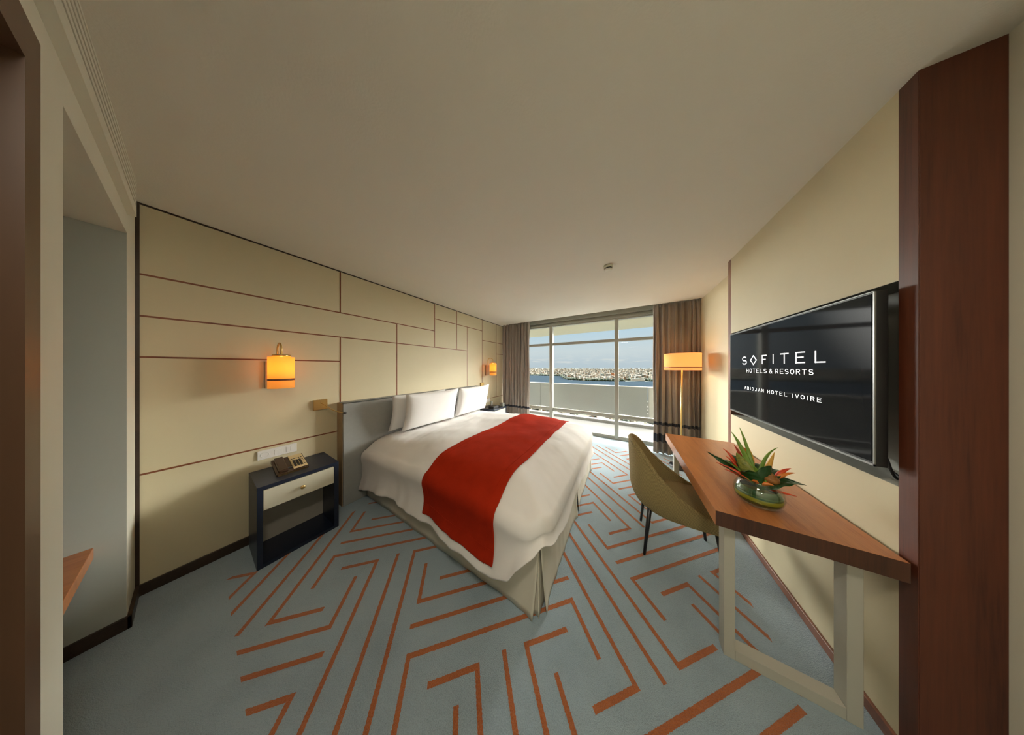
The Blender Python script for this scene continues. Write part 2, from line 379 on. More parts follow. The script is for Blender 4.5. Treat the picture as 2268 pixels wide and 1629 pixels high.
# niche wall (faces the window), with the desk niche, pillar and door
w = MB(); w.box((XL, YN-.5, 0), (-2.455, YN, ZC)); w.box((-2.455, YN-.5, 2.272), (-1.42, YN, ZC)); w.box((-1.42, YN-.5, 0), (-1.185, YN, ZC))
w.box((-1.185, YN-.35, 2.26), (-.40, YN, ZC)); w.box((-.40, YN-.5, 0), (-.28, YN, ZC))
struct(w.build('wall_back', 'wall_paint'), 'painted wall with desk niche beside the door')
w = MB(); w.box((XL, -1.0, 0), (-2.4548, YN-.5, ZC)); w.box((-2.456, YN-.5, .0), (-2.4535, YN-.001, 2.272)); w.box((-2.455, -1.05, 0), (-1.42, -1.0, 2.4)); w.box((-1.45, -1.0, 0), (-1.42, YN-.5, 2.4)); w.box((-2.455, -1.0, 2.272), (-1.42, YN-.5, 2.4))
struct(w.build('wall_niche', 'niche_paint'))
w = MB(); w.box((XL+.014, YN, 0), (-2.441, YN+.014, .072)); w.box((-2.455, -.99, 0), (-2.441, YN+.014, .072))
struct(w.build('baseboard_niche', 'dark_trim', bevel=.002))
# entrance corridor behind the camera
w = MB(); w.box((-.40, -3.2, 0), (-.28, YN-.5, ZC)); w.box((-.40, -3.3, 0), (1.2, -3.2, ZC)); struct(w.build('wall_corridor', 'wall_paint'))
w = MB(); w.box((1.078, -3.2, 0), (1.2, 1.40, ZC)); struct(w.build('wall_entry', 'wall_paint'))
# air grille
t = thing('air_grille', 'long white slotted air grille under the ceiling above the niche', 'air vent', (-1.4, YN, 2.383))
g = MB(); yf = YN+.024; x0, x1 = -2.462, -.28
g.box((x0, YN, 2.383), (x1, yf, 2.420)); g.box((x0, YN, 2.572), (x1, yf, ZC));  g.box((x1-.02, YN, 2.42), (x1, yf, 2.572)); g.box((x0, YN, 2.42), (x0+.006, yf, 2.572))
g.build('frame', 'wall_paint', t, origin=(-1.4, YN, 2.383)).location = (0, 0, 0)
g = MB(); g.box((x0+.004, YN+.0005, 2.42), (x1-.01, YN+.004, 2.572)); g.build('back_plate', 'dark_trim', t, origin=(-1.4, YN, 2.383)).location = (0, 0, 0)
for k in range(5):
    z = 2.4345+k*.031; g = MB(); g.box((x0+.006, YN+.004, z-.009), (x1-.02, yf-.001, z+.009)); g.build('slat', 'wall_paint', t, origin=(-1.4, YN, 2.383)).location = (0, 0, 0)
# wooden desk shelf in the niche
w = MB(); w.box((-2.4525, -.998, .472), (-1.425, -.276, .531)); o = w.build('niche_shelf', 'desk_top', bevel=.002)
tag(o, 'brown wooden shelf inside the niche, left of the panelled wall', 'shelf')
# door left edge
w = MB(); w.box((-1.185, YN-.12, 0), (-1.105, YN+.012, 2.262)); w.box((-1.105, YN-.12, 2.168), (-.40, YN+.012, 2.262)); w.box((-.45, YN-.12, 0), (-.40, YN+.012, 2.168))
d = struct(w.build('door_1', 'door_frame'), 'brown door frame at the left edge')
w = MB(); w.box((-1.105, YN-.16, 0), (-.45, YN-.10, 2.168)); w.build('door_leaf', 'door_dark', d)
# TV wall, wood edges
XR = .93
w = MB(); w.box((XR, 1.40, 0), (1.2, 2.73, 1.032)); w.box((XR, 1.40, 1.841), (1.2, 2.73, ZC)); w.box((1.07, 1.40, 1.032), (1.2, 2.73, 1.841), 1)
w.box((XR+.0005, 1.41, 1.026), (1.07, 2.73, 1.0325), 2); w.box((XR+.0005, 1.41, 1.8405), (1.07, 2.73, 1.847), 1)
w.box((1.065, 2.79, 0), (1.3, 4.62, ZC))
struct(w.build('wall_right', ['wall_cream', 'recess_dark', 'ledge_lit']), 'cream wall with the recess for the television')
w = MB(); w.box((XR-.001, 2.73, 0), (1.2, 2.79, ZC)); struct(w.build('trim_2', 'skirting_wood', bevel=.001))
w = MB(); w.box((XR, 1.345, 0), (1.078, 1.404, ZC)); w.box((XR-.0015, 1.3465, 0), (XR+.001, 1.404, ZC), 1)
struct(w.build('trim_3', ['column_wood', 'column_wood'], bevel=.0015), 'tall dark wooden end board beside the television')
w = MB(); w.box((XR-.014, 1.404, 0), (XR, 2.73, .052)); w.box((1.051, 2.79, 0), (1.065, 4.4, .052)); struct(w.build('baseboard_right', 'skirting_wood', bevel=.003))

# ------------------------------------------------------------------ window
win = struct(bpy.data.objects.new('window_1', None)); C.objects.link(win)
al = 'aluminium'
w = MB(); w.box((-2.735, YW, 2.50), (1.2, YW+.10, 2.70)); w.box((-2.735, YW-.03, 2.53), (1.2, YW, 2.555)); w.box((-2.735, YW-.05, 2.60), (1.2, YW, 2.615)); w.build('header_rail', al, win)
w = MB(); w.box((-2.735, YW, 0), (1.2, YW+.09, .035)); w.box((-2.735, YW+.01, .035), (1.2, YW+.07, .066)); w.build('bottom_rail', al, win, bevel=.003)
for a, b in ((-2.735, -2.66), (-1.567, -1.486), (-.154, -.08), (.99, 1.065)):
    w = MB(); w.box((a, YW-.015, .0), (b, YW+.085, 2.52)); w.build('mullion', al, win, bevel=.003)
for a, b in ((-2.66, -1.567), (-1.486, -.154), (-.08, .99)):
    w = MB(); w.box((a, YW+.005, 2.040), (b, YW+.07, 2.098)); w.build('transom', al, win, bevel=.003)
    w = MB(); w.box((a, YW+.005, .435), (b, YW+.07, .475)); w.box((a, YW+.02, .475), (b, YW+.07, .512)); w.build('transom', al, win, bevel=.003)
    w = MB(); w.box((a, YW+.036, .066), (b, YW+.042, 2.50)); w.build('pane', 'window_glass', win)
w = MB(); w.box((-1.495, YW-.03, .9), (-1.488, YW-.015, 1.1)); w.build('handle', 'chrome', win)

# ------------------------------------------------------------------ balcony
w = MB(); w.box((-6, YW+.09, -.25), (4, 5.93, -.02)); w.box((-6, 5.78, -.25), (4, 5.95, .04))
struct(w.build('balcony_floor', 'concrete_white', bevel=.01))
w = MB(); w.box((-6, YW+.1, 2.62), (4, 6.42, 2.95)); w.box((-6, 4.56, 2.5), (-2.735, 4.7, 2.95)); struct(w.build('balcony_ceiling', 'balcony_soffit'))
t = thing('balustrade', 'frosted grey panel balustrade on the balcony outside the window', 'balustrade', (-1, 5.98, -.1))
def par(o, t): o.parent = t; o.matrix_parent_inverse = Matrix.Translation(-Vector(t.location)); return o
for a, b in ((-5.4, -2.425), (-2.415, .55), (.56, 3.5)):
    w = MB(); w.box((a, 5.985, .205), (b, 6.0, .975)); par(w.build('panel', 'frosted_panel'), t)
w = MB(); w.box((-5.4, 5.975, .975), (3.5, 6.01, .995)); par(w.build('top_rail', 'white_plastic', bevel=.002), t)
for x in (-2.42, .5, 3.4, -5.3):
    w = MB(); w.box((x-.035, 6.0, -.1), (x+.035, 6.06, .97)); w.box((x-.035, 5.93, -.1), (x+.035, 6.0, -.04)); par(w.build('bracket', 'aluminium', bevel=.003), t)

# ------------------------------------------------------------------ view: lagoon and city
ZG = -78.5
w = MB(); w.poly([(-14000, 200, ZG-1), (9000, 200, ZG-1), (9000, 16000, ZG-1), (-14000, 16000, ZG-1)]); struct(w.build('ground_city', 'city_ground'))
shore = [(-6000, 2200), (-2500, 1950), (-822, 1723), (-614, 1727), (-504, 1737), (-390, 1415), (-305, 1225), (-258, 1228), (-189, 1185), (-45, 1225), (136, 1332), (500, 1500), (3000, 2400)]
w = MB(); w.poly([(x, y, ZG) for x, y in [(3000, 520), (300, 560), (-1000, 560), (-6000, 700)]+shore]); struct(w.build('lagoon', 'lagoon_water'))
def shore_y(x):
    for (a, ya), (b, yb) in zip(shore, shore[1:]):
        if a <= x <= b: return ya+(yb-ya)*(x-a)/(b-a)
    return 2400
w = MB()
for k in range(5200):
    if k < 4600:
        dd = 1200*(8.5**random.random()); an = random.uniform(-.62, .16); x = dd*math.tan(an); y = dd
        if y < shore_y(x)+35 or (abs(x+62) < 60 and abs(y-1510) < 60) or (10 < x < 140 and y < 1390): continue
        s = random.uniform(9, 24)*(1+dd/6000); h = random.choice((5, 7, 9, 12, 14, 16, 22))*(1+dd/9000)
    else:
        x = random.uniform(-420, 130); y = random.uniform(230, 500); s = random.uniform(5, 12); h = random.uniform(4, 9)
    ro = Matrix.Rotation(random.uniform(0, PI), 3, 'Z'); s2 = s*random.uniform(.5, 1.3)
    w.box((x-s/2, y-s2/2, ZG), (x+s/2, y+s2/2, ZG+h), 0, ro)
tag(w.build('city_building', ['city_walls']), 'thousands of pale low city buildings beyond the lagoon', 'buildings', kind='stuff')
w = MB()
ico = bmesh.new(); bmesh.ops.create_icosphere(ico, subdivisions=1, radius=1); iv = [v.co.copy() for v in ico.verts]; ifc = [[v.index for v in f.verts] for f in ico.faces]; ico.free()
for k in range(1500):
    if k < 1300:
        x = random.uniform(-1500, 420); sy = shore_y(x); y = sy+8+abs(random.gauss(0, 1))*210*(.4+.8*noise.noise(Vector((x*.006, 3, 1)))**2*4); r = random.uniform(6, 12)
        if 15 < x < 135 and y < 1380: continue
    else: x = random.uniform(-420, 130); y = random.uniform(230, 500); r = random.uniform(3, 5)
    n = len(w.v); w.v += [Vector((x+p.x*r, y+p.y*r, ZG+r*.6+p.z*r*.8)) for p in iv]
    for f in ifc: w.f.append(tuple(n+i for i in f)); w.mi.append(0); w.sm.append(True)
tag(w.build('tree', ['far_trees']), 'dark green trees lining the far shore of the lagoon', 'trees', kind='stuff')
w = MB(); w.box((-72, 1500, ZG), (-52, 1520, ZG+42)); tag(w.build('tower_block', 'roof_orange'), 'tall orange block standing among the trees across the lagoon', 'building')
w = MB(); w.box((40, 1330, ZG), (110, 1350, ZG+11)); w.box((45, 1328, ZG+11), (105, 1352, ZG+13)); tag(w.build('warehouse', 'roof_white'), 'long white shed on the shore at the right of the window view', 'building')

# ------------------------------------------------------------------ curtains
def curtain(name, x0, x1, label, nf, seed, ybase=4.12):
    rnd = random.Random(seed); K = nf*14; rows = 40; P = []
    ph = [rnd.uniform(.7, 1.3) for _ in range(nf+1)]; cum = [0]
    for q in ph[:nf]: cum.append(cum[-1]+q)
    for r in range(rows+1):
        z = .012+(2.60-.012)*r/rows; row = []
        fl_ = 1-.35*(z/2.6)
        for k in range(K+1):
            u = k/K; f = u*nf; i = min(int(f), nf-1); uu = (cum[i]+(f-i)*ph[i])/cum[nf]
            x = x0+(x1-x0)*uu
            a = .062*fl_*(.75+.25*math.sin(i*2.3+seed))
            y = ybase+a*math.sin(2*PI*f)+.012*math.sin(4*PI*f+z*2+i)+.008*math.sin(z*5+i*1.7)
            x += .012*math.sin(4*PI*f+1)+.008*math.sin(z*3+i*2.1)*(1-z/2.6)
            if z > 2.42: y += .012*math.sin(8*PI*f)*((z-2.42)/.18)
            row.append((x, y, z))
        P.append(row)
    m = MB(); m.grid(P); o = m.build(name, 'curtain', solid=.003)
    tag(o, label, 'curtain'); return o
curtain('curtain', -2.722, -1.955, 'greige curtain with navy bands at the left of the window, by the panelled wall', 9, 1)
curtain('curtain', .45, 1.062, 'greige curtain with navy bands at the right of the window, behind the floor lamp', 8, 5)

# ------------------------------------------------------------------ bed
bed = thing('bed', 'large double bed with grey headboard against the panelled wall', 'bed', (-1.5, 1.98, 0))
w = MB(); w.box((-2.60, .812, .0), (-2.584, 3.058, 1.118)); w.box((-2.70, .812, 1.10), (-2.584, 3.058, 1.118)); par(w.build('headboard', 'headboard_fabric', bevel=.006, seg=3), bed)
w = MB(); w.box((XL+.003, .806, 0), (-2.60, 3.06, 1.112)); o = par(w.build('headboard_frame', 'headboard_side', bevel=.002), bed)
BX0, BX1, BY0, BY1 = -2.575, -.405, 1.03, 2.97
w = MB(); w.box((BX0, BY0+.02, .05), (BX1-.03, BY1-.02, .58)); par(w.build('mattress', 'skirt_fabric', bevel=.04, seg=4), bed)
def rect_path(x0, x1, y0, y1, r, n):
    # from head near corner along near side, foot, far side
    pts = []
    def seg(a, b):
        L = (Vector(b)-Vector(a)).length; k = max(2, int(L*n)); d = (Vector(b)-Vector(a))
        nn = Vector((d.y, -d.x)).normalized()
        for i in range(k): pts.append((Vector(a)+d*i/k, nn))
    def arc(c, a0):
        k = max(6, int(r*1.6*n))
        for i in range(k+1):
            a = a0+PI/2*i/k; nn = Vector((math.cos(a), math.sin(a))); pts.append((Vector(c)+nn*r, nn))
    seg((x0, y0), (x1-r, y0)); arc((x1-r, y0+r), -PI/2); seg((x1, y0+r), (x1, y1-r)); arc((x1-r, y1-r), 0); seg((x1-r, y1), (x0, y1)); pts.append((Vector((x0, y1)), Vector((0, 1))))
    return pts
# bed skirt: cloth with slight folds, box pleats at the two foot corners
FX, NY, FY = BX1-.02, BY0+.012, BY1
def skirt_panel(a, b, n, sa, sb, inset=0, name='skirt_panel'):
    # a cloth panel from a to b hanging to the floor; sa, sb open its ends towards the floor (kick pleats)
    a, b, n = Vector(a), Vector(b), Vector(n); d = (b-a).normalized(); L_ = (b-a).length; K = max(6, int(L_*70)); P = []
    for r in range(15):
        f = r/14; z = .56*(1-f)+.004; a2 = a+d*sa*f**1.6; b2 = b-d*sb*f**1.6; row = []
        for i in range(K+1):
            p = a2+(b2-a2)*i/K; e = min((p-a2).length if sa else 9, (p-b2).length if sb else 9)
            wv = .006*noise.noise(Vector((p.x*6, p.y*6, z*2)))*f+.006*f*noise.noise(Vector((p.x*14, p.y*14, 0)))+.010*f-inset
            if not inset: wv += .020*f*f*math.exp(-(e/.05)**2)
            q = p+n*wv; row.append((q.x, q.y, z))
        P.append(row)
    w = MB(); w.grid(P); par(w.build(name, 'skirt_fabric', solid=.003), bed)
skirt_panel((BX0, NY), (FX, NY), (0, -1), 0, .035)
skirt_panel((FX, NY), (FX, 1.99), (1, 0), .045, .035)
skirt_panel((FX, 2.01), (FX, FY), (1, 0), .03, .03)
skirt_panel((BX0, FY), (FX, FY), (0, 1), 0, .03)
skirt_panel((FX-.16, NY+.008), (FX-.008, NY+.008), (0, -1), 0, 0, .012, 'pleat_insert')
skirt_panel((FX-.008, NY), (FX-.008, 1.20), (1, 0), 0, 0, .012, 'pleat_insert')
skirt_panel((FX-.008, 1.88), (FX-.008, 2.12), (1, 0), 0, 0, .014, 'pleat_insert')

def edge_dist(x, y): return min(x-(-2.62) if False else 9, BX1-x, y-BY0, BY1-y)
ZT = .715
def ztop(x, y):
    e = edge_dist(x, y); z = ZT+.02*noise.noise(Vector((x*1.7, y*1.7, 4)))+.014*noise.noise(Vector((x*5, y*4, 1)))+.006*abs(noise.noise(Vector((x*9+y*3, y*8-x*2, 2))))
    z += .035*max(0, math.sin(PI*min(1, max(0, (x+2.2)/1.8))))-.02
    if x < -2.2: z -= .05*((-2.2-x)/.4)**2
    return z - .11*math.exp(-max(e, 0)/.10)
def hem_z(x, y, n):
    if n.y < -.8:     # near side
        K = [(-2.6, .10), (-2.35, .17), (-2.1, .21), (-1.5, .225), (-.95, .215), (-.72, .17), (-.58, .24), (-.48, .42)]
    elif n.y > .8: K = [(-2.6, .15), (-.7, .24), (-.4, .34)]
    elif abs(n.x) > .8:
        K = [(1.0, .50), (1.1, .44), (1.3, .37), (1.5, .34), (1.7, .36), (1.85, .38), (2.3, .28), (3.0, .33)]; x = y
    else: return .47 if y < 2 else .34
    if x <= K[0][0]: return K[0][1]
    for (a, za), (b, zb) in zip(K, K[1:]):
        if x <= b: return za+(zb-za)*(x-a)/(b-a)
    return K[-1][1]
def duvet():
    pth = rect_path(-2.572, BX1, BY0-.005, BY1+.005, .13, 45); P = []
    inner = 26
    for r in range(inner):          # top, from spine to edge
        f = r/inner; row = []
        for p, n in pth:
            s = Vector((min(max(p.x, -2.57), -1.35), 2.0)); q = s+(p-s)*(f**.8)
            row.append((q.x, q.y, ztop(q.x, q.y)))
        P.append(row)
    for r in range(15):
        f = r/14; row = []
        for i, (p, n) in enumerate(pth):
            zh = hem_z(p.x, p.y, n); z0 = ztop(p.x, p.y)
            if n.y < -.8 or n.y > .8: pass
            a = min(1, f/.28)*PI/2
            out = .062*math.sin(a); zz = z0-.085*(1-math.cos(a))
            if f > .28:
                g = (f-.28)/.72; zz = zz+(zh-zz)*g; out = .062+.028*g-.03*math.sin(PI*g)
                fold = noise.noise(Vector((p.x*4.5, p.y*4.5, .3)))*.036+noise.noise(Vector((p.x*11, p.y*11, zz*1.5)))*.014
                out += fold*g
                zz += .015*noise.noise(Vector((p.x*5, p.y*5, 9)))*g
            if n.x > .3: out = out*(1-.55*n.x)+.012
            q = p+n*out; row.append((q.x, q.y, zz))
        P.append(row)
    # turned-under hem so that the duvet reads thick
    row = []
    for (p, n), l in zip(pth, P[-1]): row.append((l[0]-n.x*.03, l[1]-n.y*.03, l[2]+.012))
    P.append(row)
    m = MB(); m.grid(P); o = m.build('duvet', 'linen', sub=1)
    tag(o, 'white duvet spread over the bed with hanging sides', 'duvet'); return o
duvet()
# red runner follows the duvet a little above it
def runner():
    w0, w1 = -1.43, -.70; P = []; nx = 34
    ys = []; 
    cols = []
    for k in range(nx+1):
        u = k/nx; x = w0+(w1-w0)*u
        prof = []
        zt = lambda y: ztop(x, y)
        n = Vector((0, -1)); p = Vector((x, BY0-.005)); zh = max(hem_z(x, p.y, n)+.07, .25); z0 = zt(p.y)
        side = []
        for r in range(15):
            f = r/14; a = min(1, f/.28)*PI/2; out = .062*math.sin(a); zz = z0-.085*(1-math.cos(a))
            if f > .28:
                g = (f-.28)/.72; zhd = hem_z(x, p.y, n); zfull = zz+(zhd-zz)*g; out = .062+.028*g-.03*math.sin(PI*g)
                out += (noise.noise(Vector((p.x*4.5, p.y*4.5, .3)))*.036+noise.noise(Vector((p.x*11, p.y*11, zfull*1.5)))*.014)*g
                zz = zfull
            side.append((x, p.y-out-.012, max(zz, zh)))
            if zz <= zh: break
        side = side[::-1]
        # resample the side to 12 points
        def res(pts, m):
            L = [0]
            for a_, b_ in zip(pts, pts[1:]): L.append(L[-1]+(Vector(b_)-Vector(a_)).length)
            out_ = []
            for i in range(m):
                t_ = L[-1]*i/(m-1); j = max(jj for jj in range(len(L)) if L[jj] <= t_+1e-9); j = min(j, len(pts)-2)
                g_ = (t_-L[j])/max(1e-9, L[j+1]-L[j]); out_.append(Vector(pts[j]).lerp(Vector(pts[j+1]), g_))
            return out_
        prof += res(side, 14)
        for i in range(1, 49):
            y = BY0+(BY1-BY0)*i/49; prof.append(Vector((x, y, zt(y)+.011)))
        zf = zt(BY1)
        for a in (0, .4, .8, 1.2, 1.5): prof.append(Vector((x, BY1+.07*math.sin(a)+.004, zf+.011-.09*(1-math.cos(a)))))
        for d_ in (.08, .16): prof.append(Vector((x, BY1+.075, zf-.075-d_)))
        # quilted border lines pressed in
        cols.append(prof)
    m = MB(); m.grid(cols); o = m.build('bed_runner', ['runner_fabric'], solid=.008, sub=1)
    tag(o, 'deep red velvet runner laid across the foot half of the duvet', 'bed runner')
    # stitched piping
    for kx in (3, nx-3):
        mm = MB(); pts = [Vector(c)+Vector((0, 0, .0045)) if i > 14 else Vector(c)+Vector((0, -.0045, .001)) for i, c in enumerate(cols[kx])]
        mm.tube(pts, .0018, 6); mm.build('stitched_seam', 'runner_fabric', o)
    mm = MB(); mm.tube([Vector(c[3])+Vector((0, -.005, 0)) for c in cols], .0018, 6); mm.build('stitched_seam', 'runner_fabric', o)
runner()
# pillows
def pillow(yc, zc, xc, wy, hz, th, lean, label, group, yaw=0, seed=0):
    m = MB(); n = 22; top = []; 
    R = Matrix.Rotation(yaw, 3, 'Z') @ Matrix.Rotation(lean, 3, 'Y')
    def pt(u, v, s):
        # u along width, v along height in -1..1
        e = (1-abs(u)**2.6)*(1-abs(v)**2.6); t_ = s*th*.5*max(e, 0)**.42
        pin = 1-.07*(1-abs(v)**2)*abs(u)**6; pin2 = 1-.09*(1-abs(u)**2)*abs(v)**6
        t_ += .012*noise.noise(Vector((u*2+seed, v*2, s)))*max(e, 0)
        p = Vector((t_, u*wy/2*pin, v*hz/2*pin2)); return R @ p+Vector((xc, yc, zc))
    for s in (1, -1):
        P = [[pt(-1+2*i/n, (-1+2*j/n), s) for i in range(n+1)] for j in range(n+1)]
        if s < 0: P = [r[::-1] for r in P]
        m.grid(P)
    o = m.build('pillow', 'linen'); bm = bmesh.new(); bm.from_mesh(o.data); bmesh.ops.remove_doubles(bm, verts=bm.verts, dist=1e-4); bm.to_mesh(o.data); bm.free()
    for p in o.data.polygons: p.use_smooth = True
    tag(o, label, 'pillow', group)
G = 'white pillows against the headboard'
pillow(1.70, .940, -2.285, .80, .49, .15, .22, 'white pillow in front, at the near side of the headboard', G, -.06, 1)
pillow(2.52, .940, -2.285, .80, .49, .15, .22, 'white pillow in front, at the window side of the headboard', G, .03, 2)
pillow(1.62, .93, -2.46, .80, .47, .13, .20, 'white pillow peeking out behind the near front pillow', G, 0, 3)

# ------------------------------------------------------------------ nightstands, phones, sockets
def nightstand(y0, label):
    t = thing('nightstand', label, 'nightstand', (-2.525, y0+.23, 0), 'navy nightstands')
    x0, x1, y1 = XL+.016, -2.315, y0+.462
    def P(mb, n, mat, **k): return par(mb.build(n, mat, **k), t)
    P(MB().box((x0, y0, .582), (x1, y1, .610)), 'top', 'navy_lacquer', bevel=.002)
    P(MB().box((x0, y0, 0), (x1, y0+.028, .582)), 'side_panel', 'navy_lacquer', bevel=.001)
    P(MB().box((x0, y1-.032, 0), (x1, y1, .582)), 'side_panel', 'navy_lacquer', bevel=.001)
    P(MB().box((x0, y0+.028, 0), (x1, y1-.032, .026)), 'bottom_panel', 'navy_lacquer')
    P(MB().box((x0+.09, y0+.028, .026), (x0+.10, y1-.032, .582)), 'back_panel', 'grey_board')
    d = P(MB().box((x1-.30, y0+.030, .426), (x1-.001, y1-.034, .576)), 'drawer', 'drawer_front', bevel=.002)
    k = MB(); k.lathe([(0, .026), (.012, .026), (.0155, .02), (.014, .012), (.006, .008), (.006, -.001)], (x1-.001, y0+.228, .502), 20, axis='x'); k.build('knob', 'brass', d).matrix_parent_inverse = Matrix()
    return t
nightstand(.233, 'navy nightstand with cream drawer left of the bed'); nightstand(3.20, 'navy nightstand on the window side of the bed')

t = thing('desk_phone', 'brown desk telephone with beige keypad on the near nightstand', 'telephone', (-2.53, .43, .61))
R = Matrix.Rotation(.24, 3, 'Y'); pv = (-2.53, .43, .645)
def ph(a, b, n, mat, par_=None, **k):
    m = MB().box(a, b, 0, R, pv); o = m.build(n, mat, **k); par(o, t) if par_ is None else None
    if par_ is not None: o.parent = par_; o.matrix_parent_inverse = Matrix()
    return o
body = ph((-2.65, .338, .628), (-2.41, .522, .658), 'body', 'phone_brown', bevel=.006)
par(MB().box((-2.64, .36, .61), (-2.45, .50, .645)).build('foot', 'black_plastic'), t)
ph((-2.645, .352, .658), (-2.425, .405, .676), 'handset', 'phone_brown', bevel=.008, seg=3)
kp = ph((-2.64, .432, .658), (-2.42, .515, .664), 'keypad_plate', 'phone_face', bevel=.003)
def key(a, b): m_ = MB().box(a, b, 0, R, pv); m_.build('key', 'black_plastic', kp)
for i in range(4):
    for j in range(3): key((-2.545+i*.026, .443+j*.018, .664), (-2.525+i*.026, .457+j*.018, .668))
for j in range(5): key((-2.575, .440+j*.014, .664), (-2.569, .449+j*.014, .667))
for i in range(4): key((-2.54+i*.026, .499, .664), (-2.534+i*.026, .508, .667))
k = MB().box((-2.412, .345, .634), (-2.408, .515, .650), 0, R, pv); par(k.build('gold_edge', 'brass'), t)

def socket(y0, label, full=True):
    t = thing('socket_plate', label, 'socket', (XL, y0+.115, .73), 'white socket plates above the nightstands')
    par(MB().box((XL+.001, y0, .690), (XL+.013, y0+.229, .770)).build('plate', 'white_plastic', bevel=.003), t)
    m = MB(); m.lathe([(.0, .010), (.019, .010), (.021, .0155), (.023, .0155), (.024, .010)], (XL+.001, y0+.040, .730), 28, axis='x'); par(m.build('outlet', 'white_plastic'), t)
    m = MB()
    for dy in (-.009, .009): m.lathe([(.0, .0118), (.0028, .0118), (.0028, .008)], (XL+.001, y0+.040+dy, .727), 10, axis='x')
    par(m.build('pin_hole', 'rubber'), t)
    par(MB().box((XL+.012, y0+.092, .708), (XL+.016, y0+.140, .752)).build('switch', 'white_plastic', bevel=.001), t)
    par(MB().box((XL+.012, y0+.162, .708), (XL+.016, y0+.184, .752)).build('switch', 'white_plastic', bevel=.001), t)
    par(MB().box((XL+.012, y0+.187, .708), (XL+.016, y0+.209, .752)).build('switch', 'white_plastic', bevel=.001), t)
socket(.277, 'white socket and switch plate above the near nightstand'); socket(3.36, 'white socket plate above the window side nightstand')
w = MB().box((-2.62, 3.46, .61), (-2.60, 3.52, .72)).box((-2.64, 3.45, .61), (-2.58, 3.53, .618)); tag(w.build('card_stand', 'recess_dark', bevel=.002), 'small dark grey card stand on the window side nightstand', 'card stand')
w = MB().box((-2.52, 3.26, .61), (-2.38, 3.44, .66)); tag(w.build('box', 'black_plastic', bevel=.006), 'flat black box on the window side nightstand', 'box')
w = MB().box((-2.45, 3.58, .61), (-2.36, 3.65, .69)); tag(w.build('box', 'recess_dark', bevel=.003), 'small square grey green box at the far end of the window side nightstand', 'box')

# ------------------------------------------------------------------ wall lamps
def sconce(yc, label):
    t = thing('wall_lamp', label, 'wall lamp', (XL, yc, 1.45), 'bedside wall lamps with cylinder shades')
    xs = -2.555
    par(MB().box((XL+.001, yc-.068, 1.315), (XL+.022, yc+.068, 1.555)).build('backplate', 'headboard_side', bevel=.002), t)
    pts = [(XL+.03, yc, 1.52), (XL+.03, yc, 1.66)]
    for i in range(1, 10):
        a = PI*i/10; pts.append(((XL+.03+xs)/2-math.cos(a)*(xs-XL-.03)/2, yc, 1.66+.055*math.sin(a)))
    pts += [(xs, yc, 1.66), (xs, yc, 1.60)]
    par(MB().tube(pts, .0065, 12).build('arm', 'brass'), t)
    m = MB(); m.lathe([(.0, 1.612), (.050, 1.612), (.053, 1.608), (.053, 1.592), (.0, 1.592)], (xs, yc, 0), 32); par(m.build('cap', 'brass'), t)
    s = MB(); s.lathe([(.074, 1.590), (.076, 1.590), (.076, 1.322), (.074, 1.322), (.074, 1.590)], (xs, yc, 0), 44); sh = par(s.build('lamp_shade', 'sconce_shade'), t)
    b = MB(); b.lathe([(.0762, 1.405), (.0772, 1.405), (.0772, 1.388), (.0762, 1.388)], (xs, yc, 0), 44); o = b.build('band', 'inlay', sh); o.matrix_parent_inverse = Matrix(); sh.matrix_parent_inverse = Matrix.Translation(-Vector(t.location)); 
    m = MB(); m.lathe([(0, 1.425), (.012, 1.43), (.02, 1.45), (.02, 1.47), (.012, 1.50), (.010, 1.53), (.010, 1.592), (0, 1.592)], (xs, yc, 0), 20); par(m.build('bulb', 'bulb'), t)
    l = lamp('POINT', 'bulb_light', (xs, yc, 1.465), 7.5, (1, .56, .2), shadow_soft_size=.018); par(l, t)
sconce(.385, 'lit wall lamp with brass hook on the panelled wall above the near nightstand')
sconce(3.47, 'lit wall lamp on the panelled wall beside the left curtain')
def reading(yc, label, tipdir):
    t = thing('reading_lamp', label, 'reading lamp', (XL, yc, 1.11), 'brass gooseneck reading lamps')
    par(MB().box((XL+.001, yc-.052, 1.06), (XL+.026, yc+.052, 1.163)).build('wall_plate', 'brass', bevel=.002), t)
    par(MB().tube(tipdir, [.004]*(len(tipdir)-2)+[.0055, .0085], 10).build('gooseneck', 'brass'), t)
    p = Vector(tipdir[-1]); q = Vector(tipdir[-2]); d = (p-q).normalized()
    par(MB().tube([p-d*.012, p+d*.012], .0095, 12).build('lamp_head', 'black_leg' if yc < 1 else 'brass'), t)
def bez(a, b, c, d, n=18):
    a, b, c, d = map(Vector, (a, b, c, d)); return [a*(1-t)**3+b*3*t*(1-t)**2+c*3*t*t*(1-t)+d*t**3 for t in [i/n for i in range(n+1)]]
reading(.670, 'brass reading lamp with bent neck between the near nightstand and headboard', bez((XL+.026, .670, 1.13), (-2.60, .675, 1.13), (-2.62, .72, 1.04), (-2.52, .805, 1.022)))
reading(3.286, 'small brass reading lamp just past the window side end of the headboard', bez((XL+.026, 3.286, 1.13), (-2.55, 3.286, 1.14), (-2.44, 3.16, 1.12), (-2.46, 3.11, 1.00)))

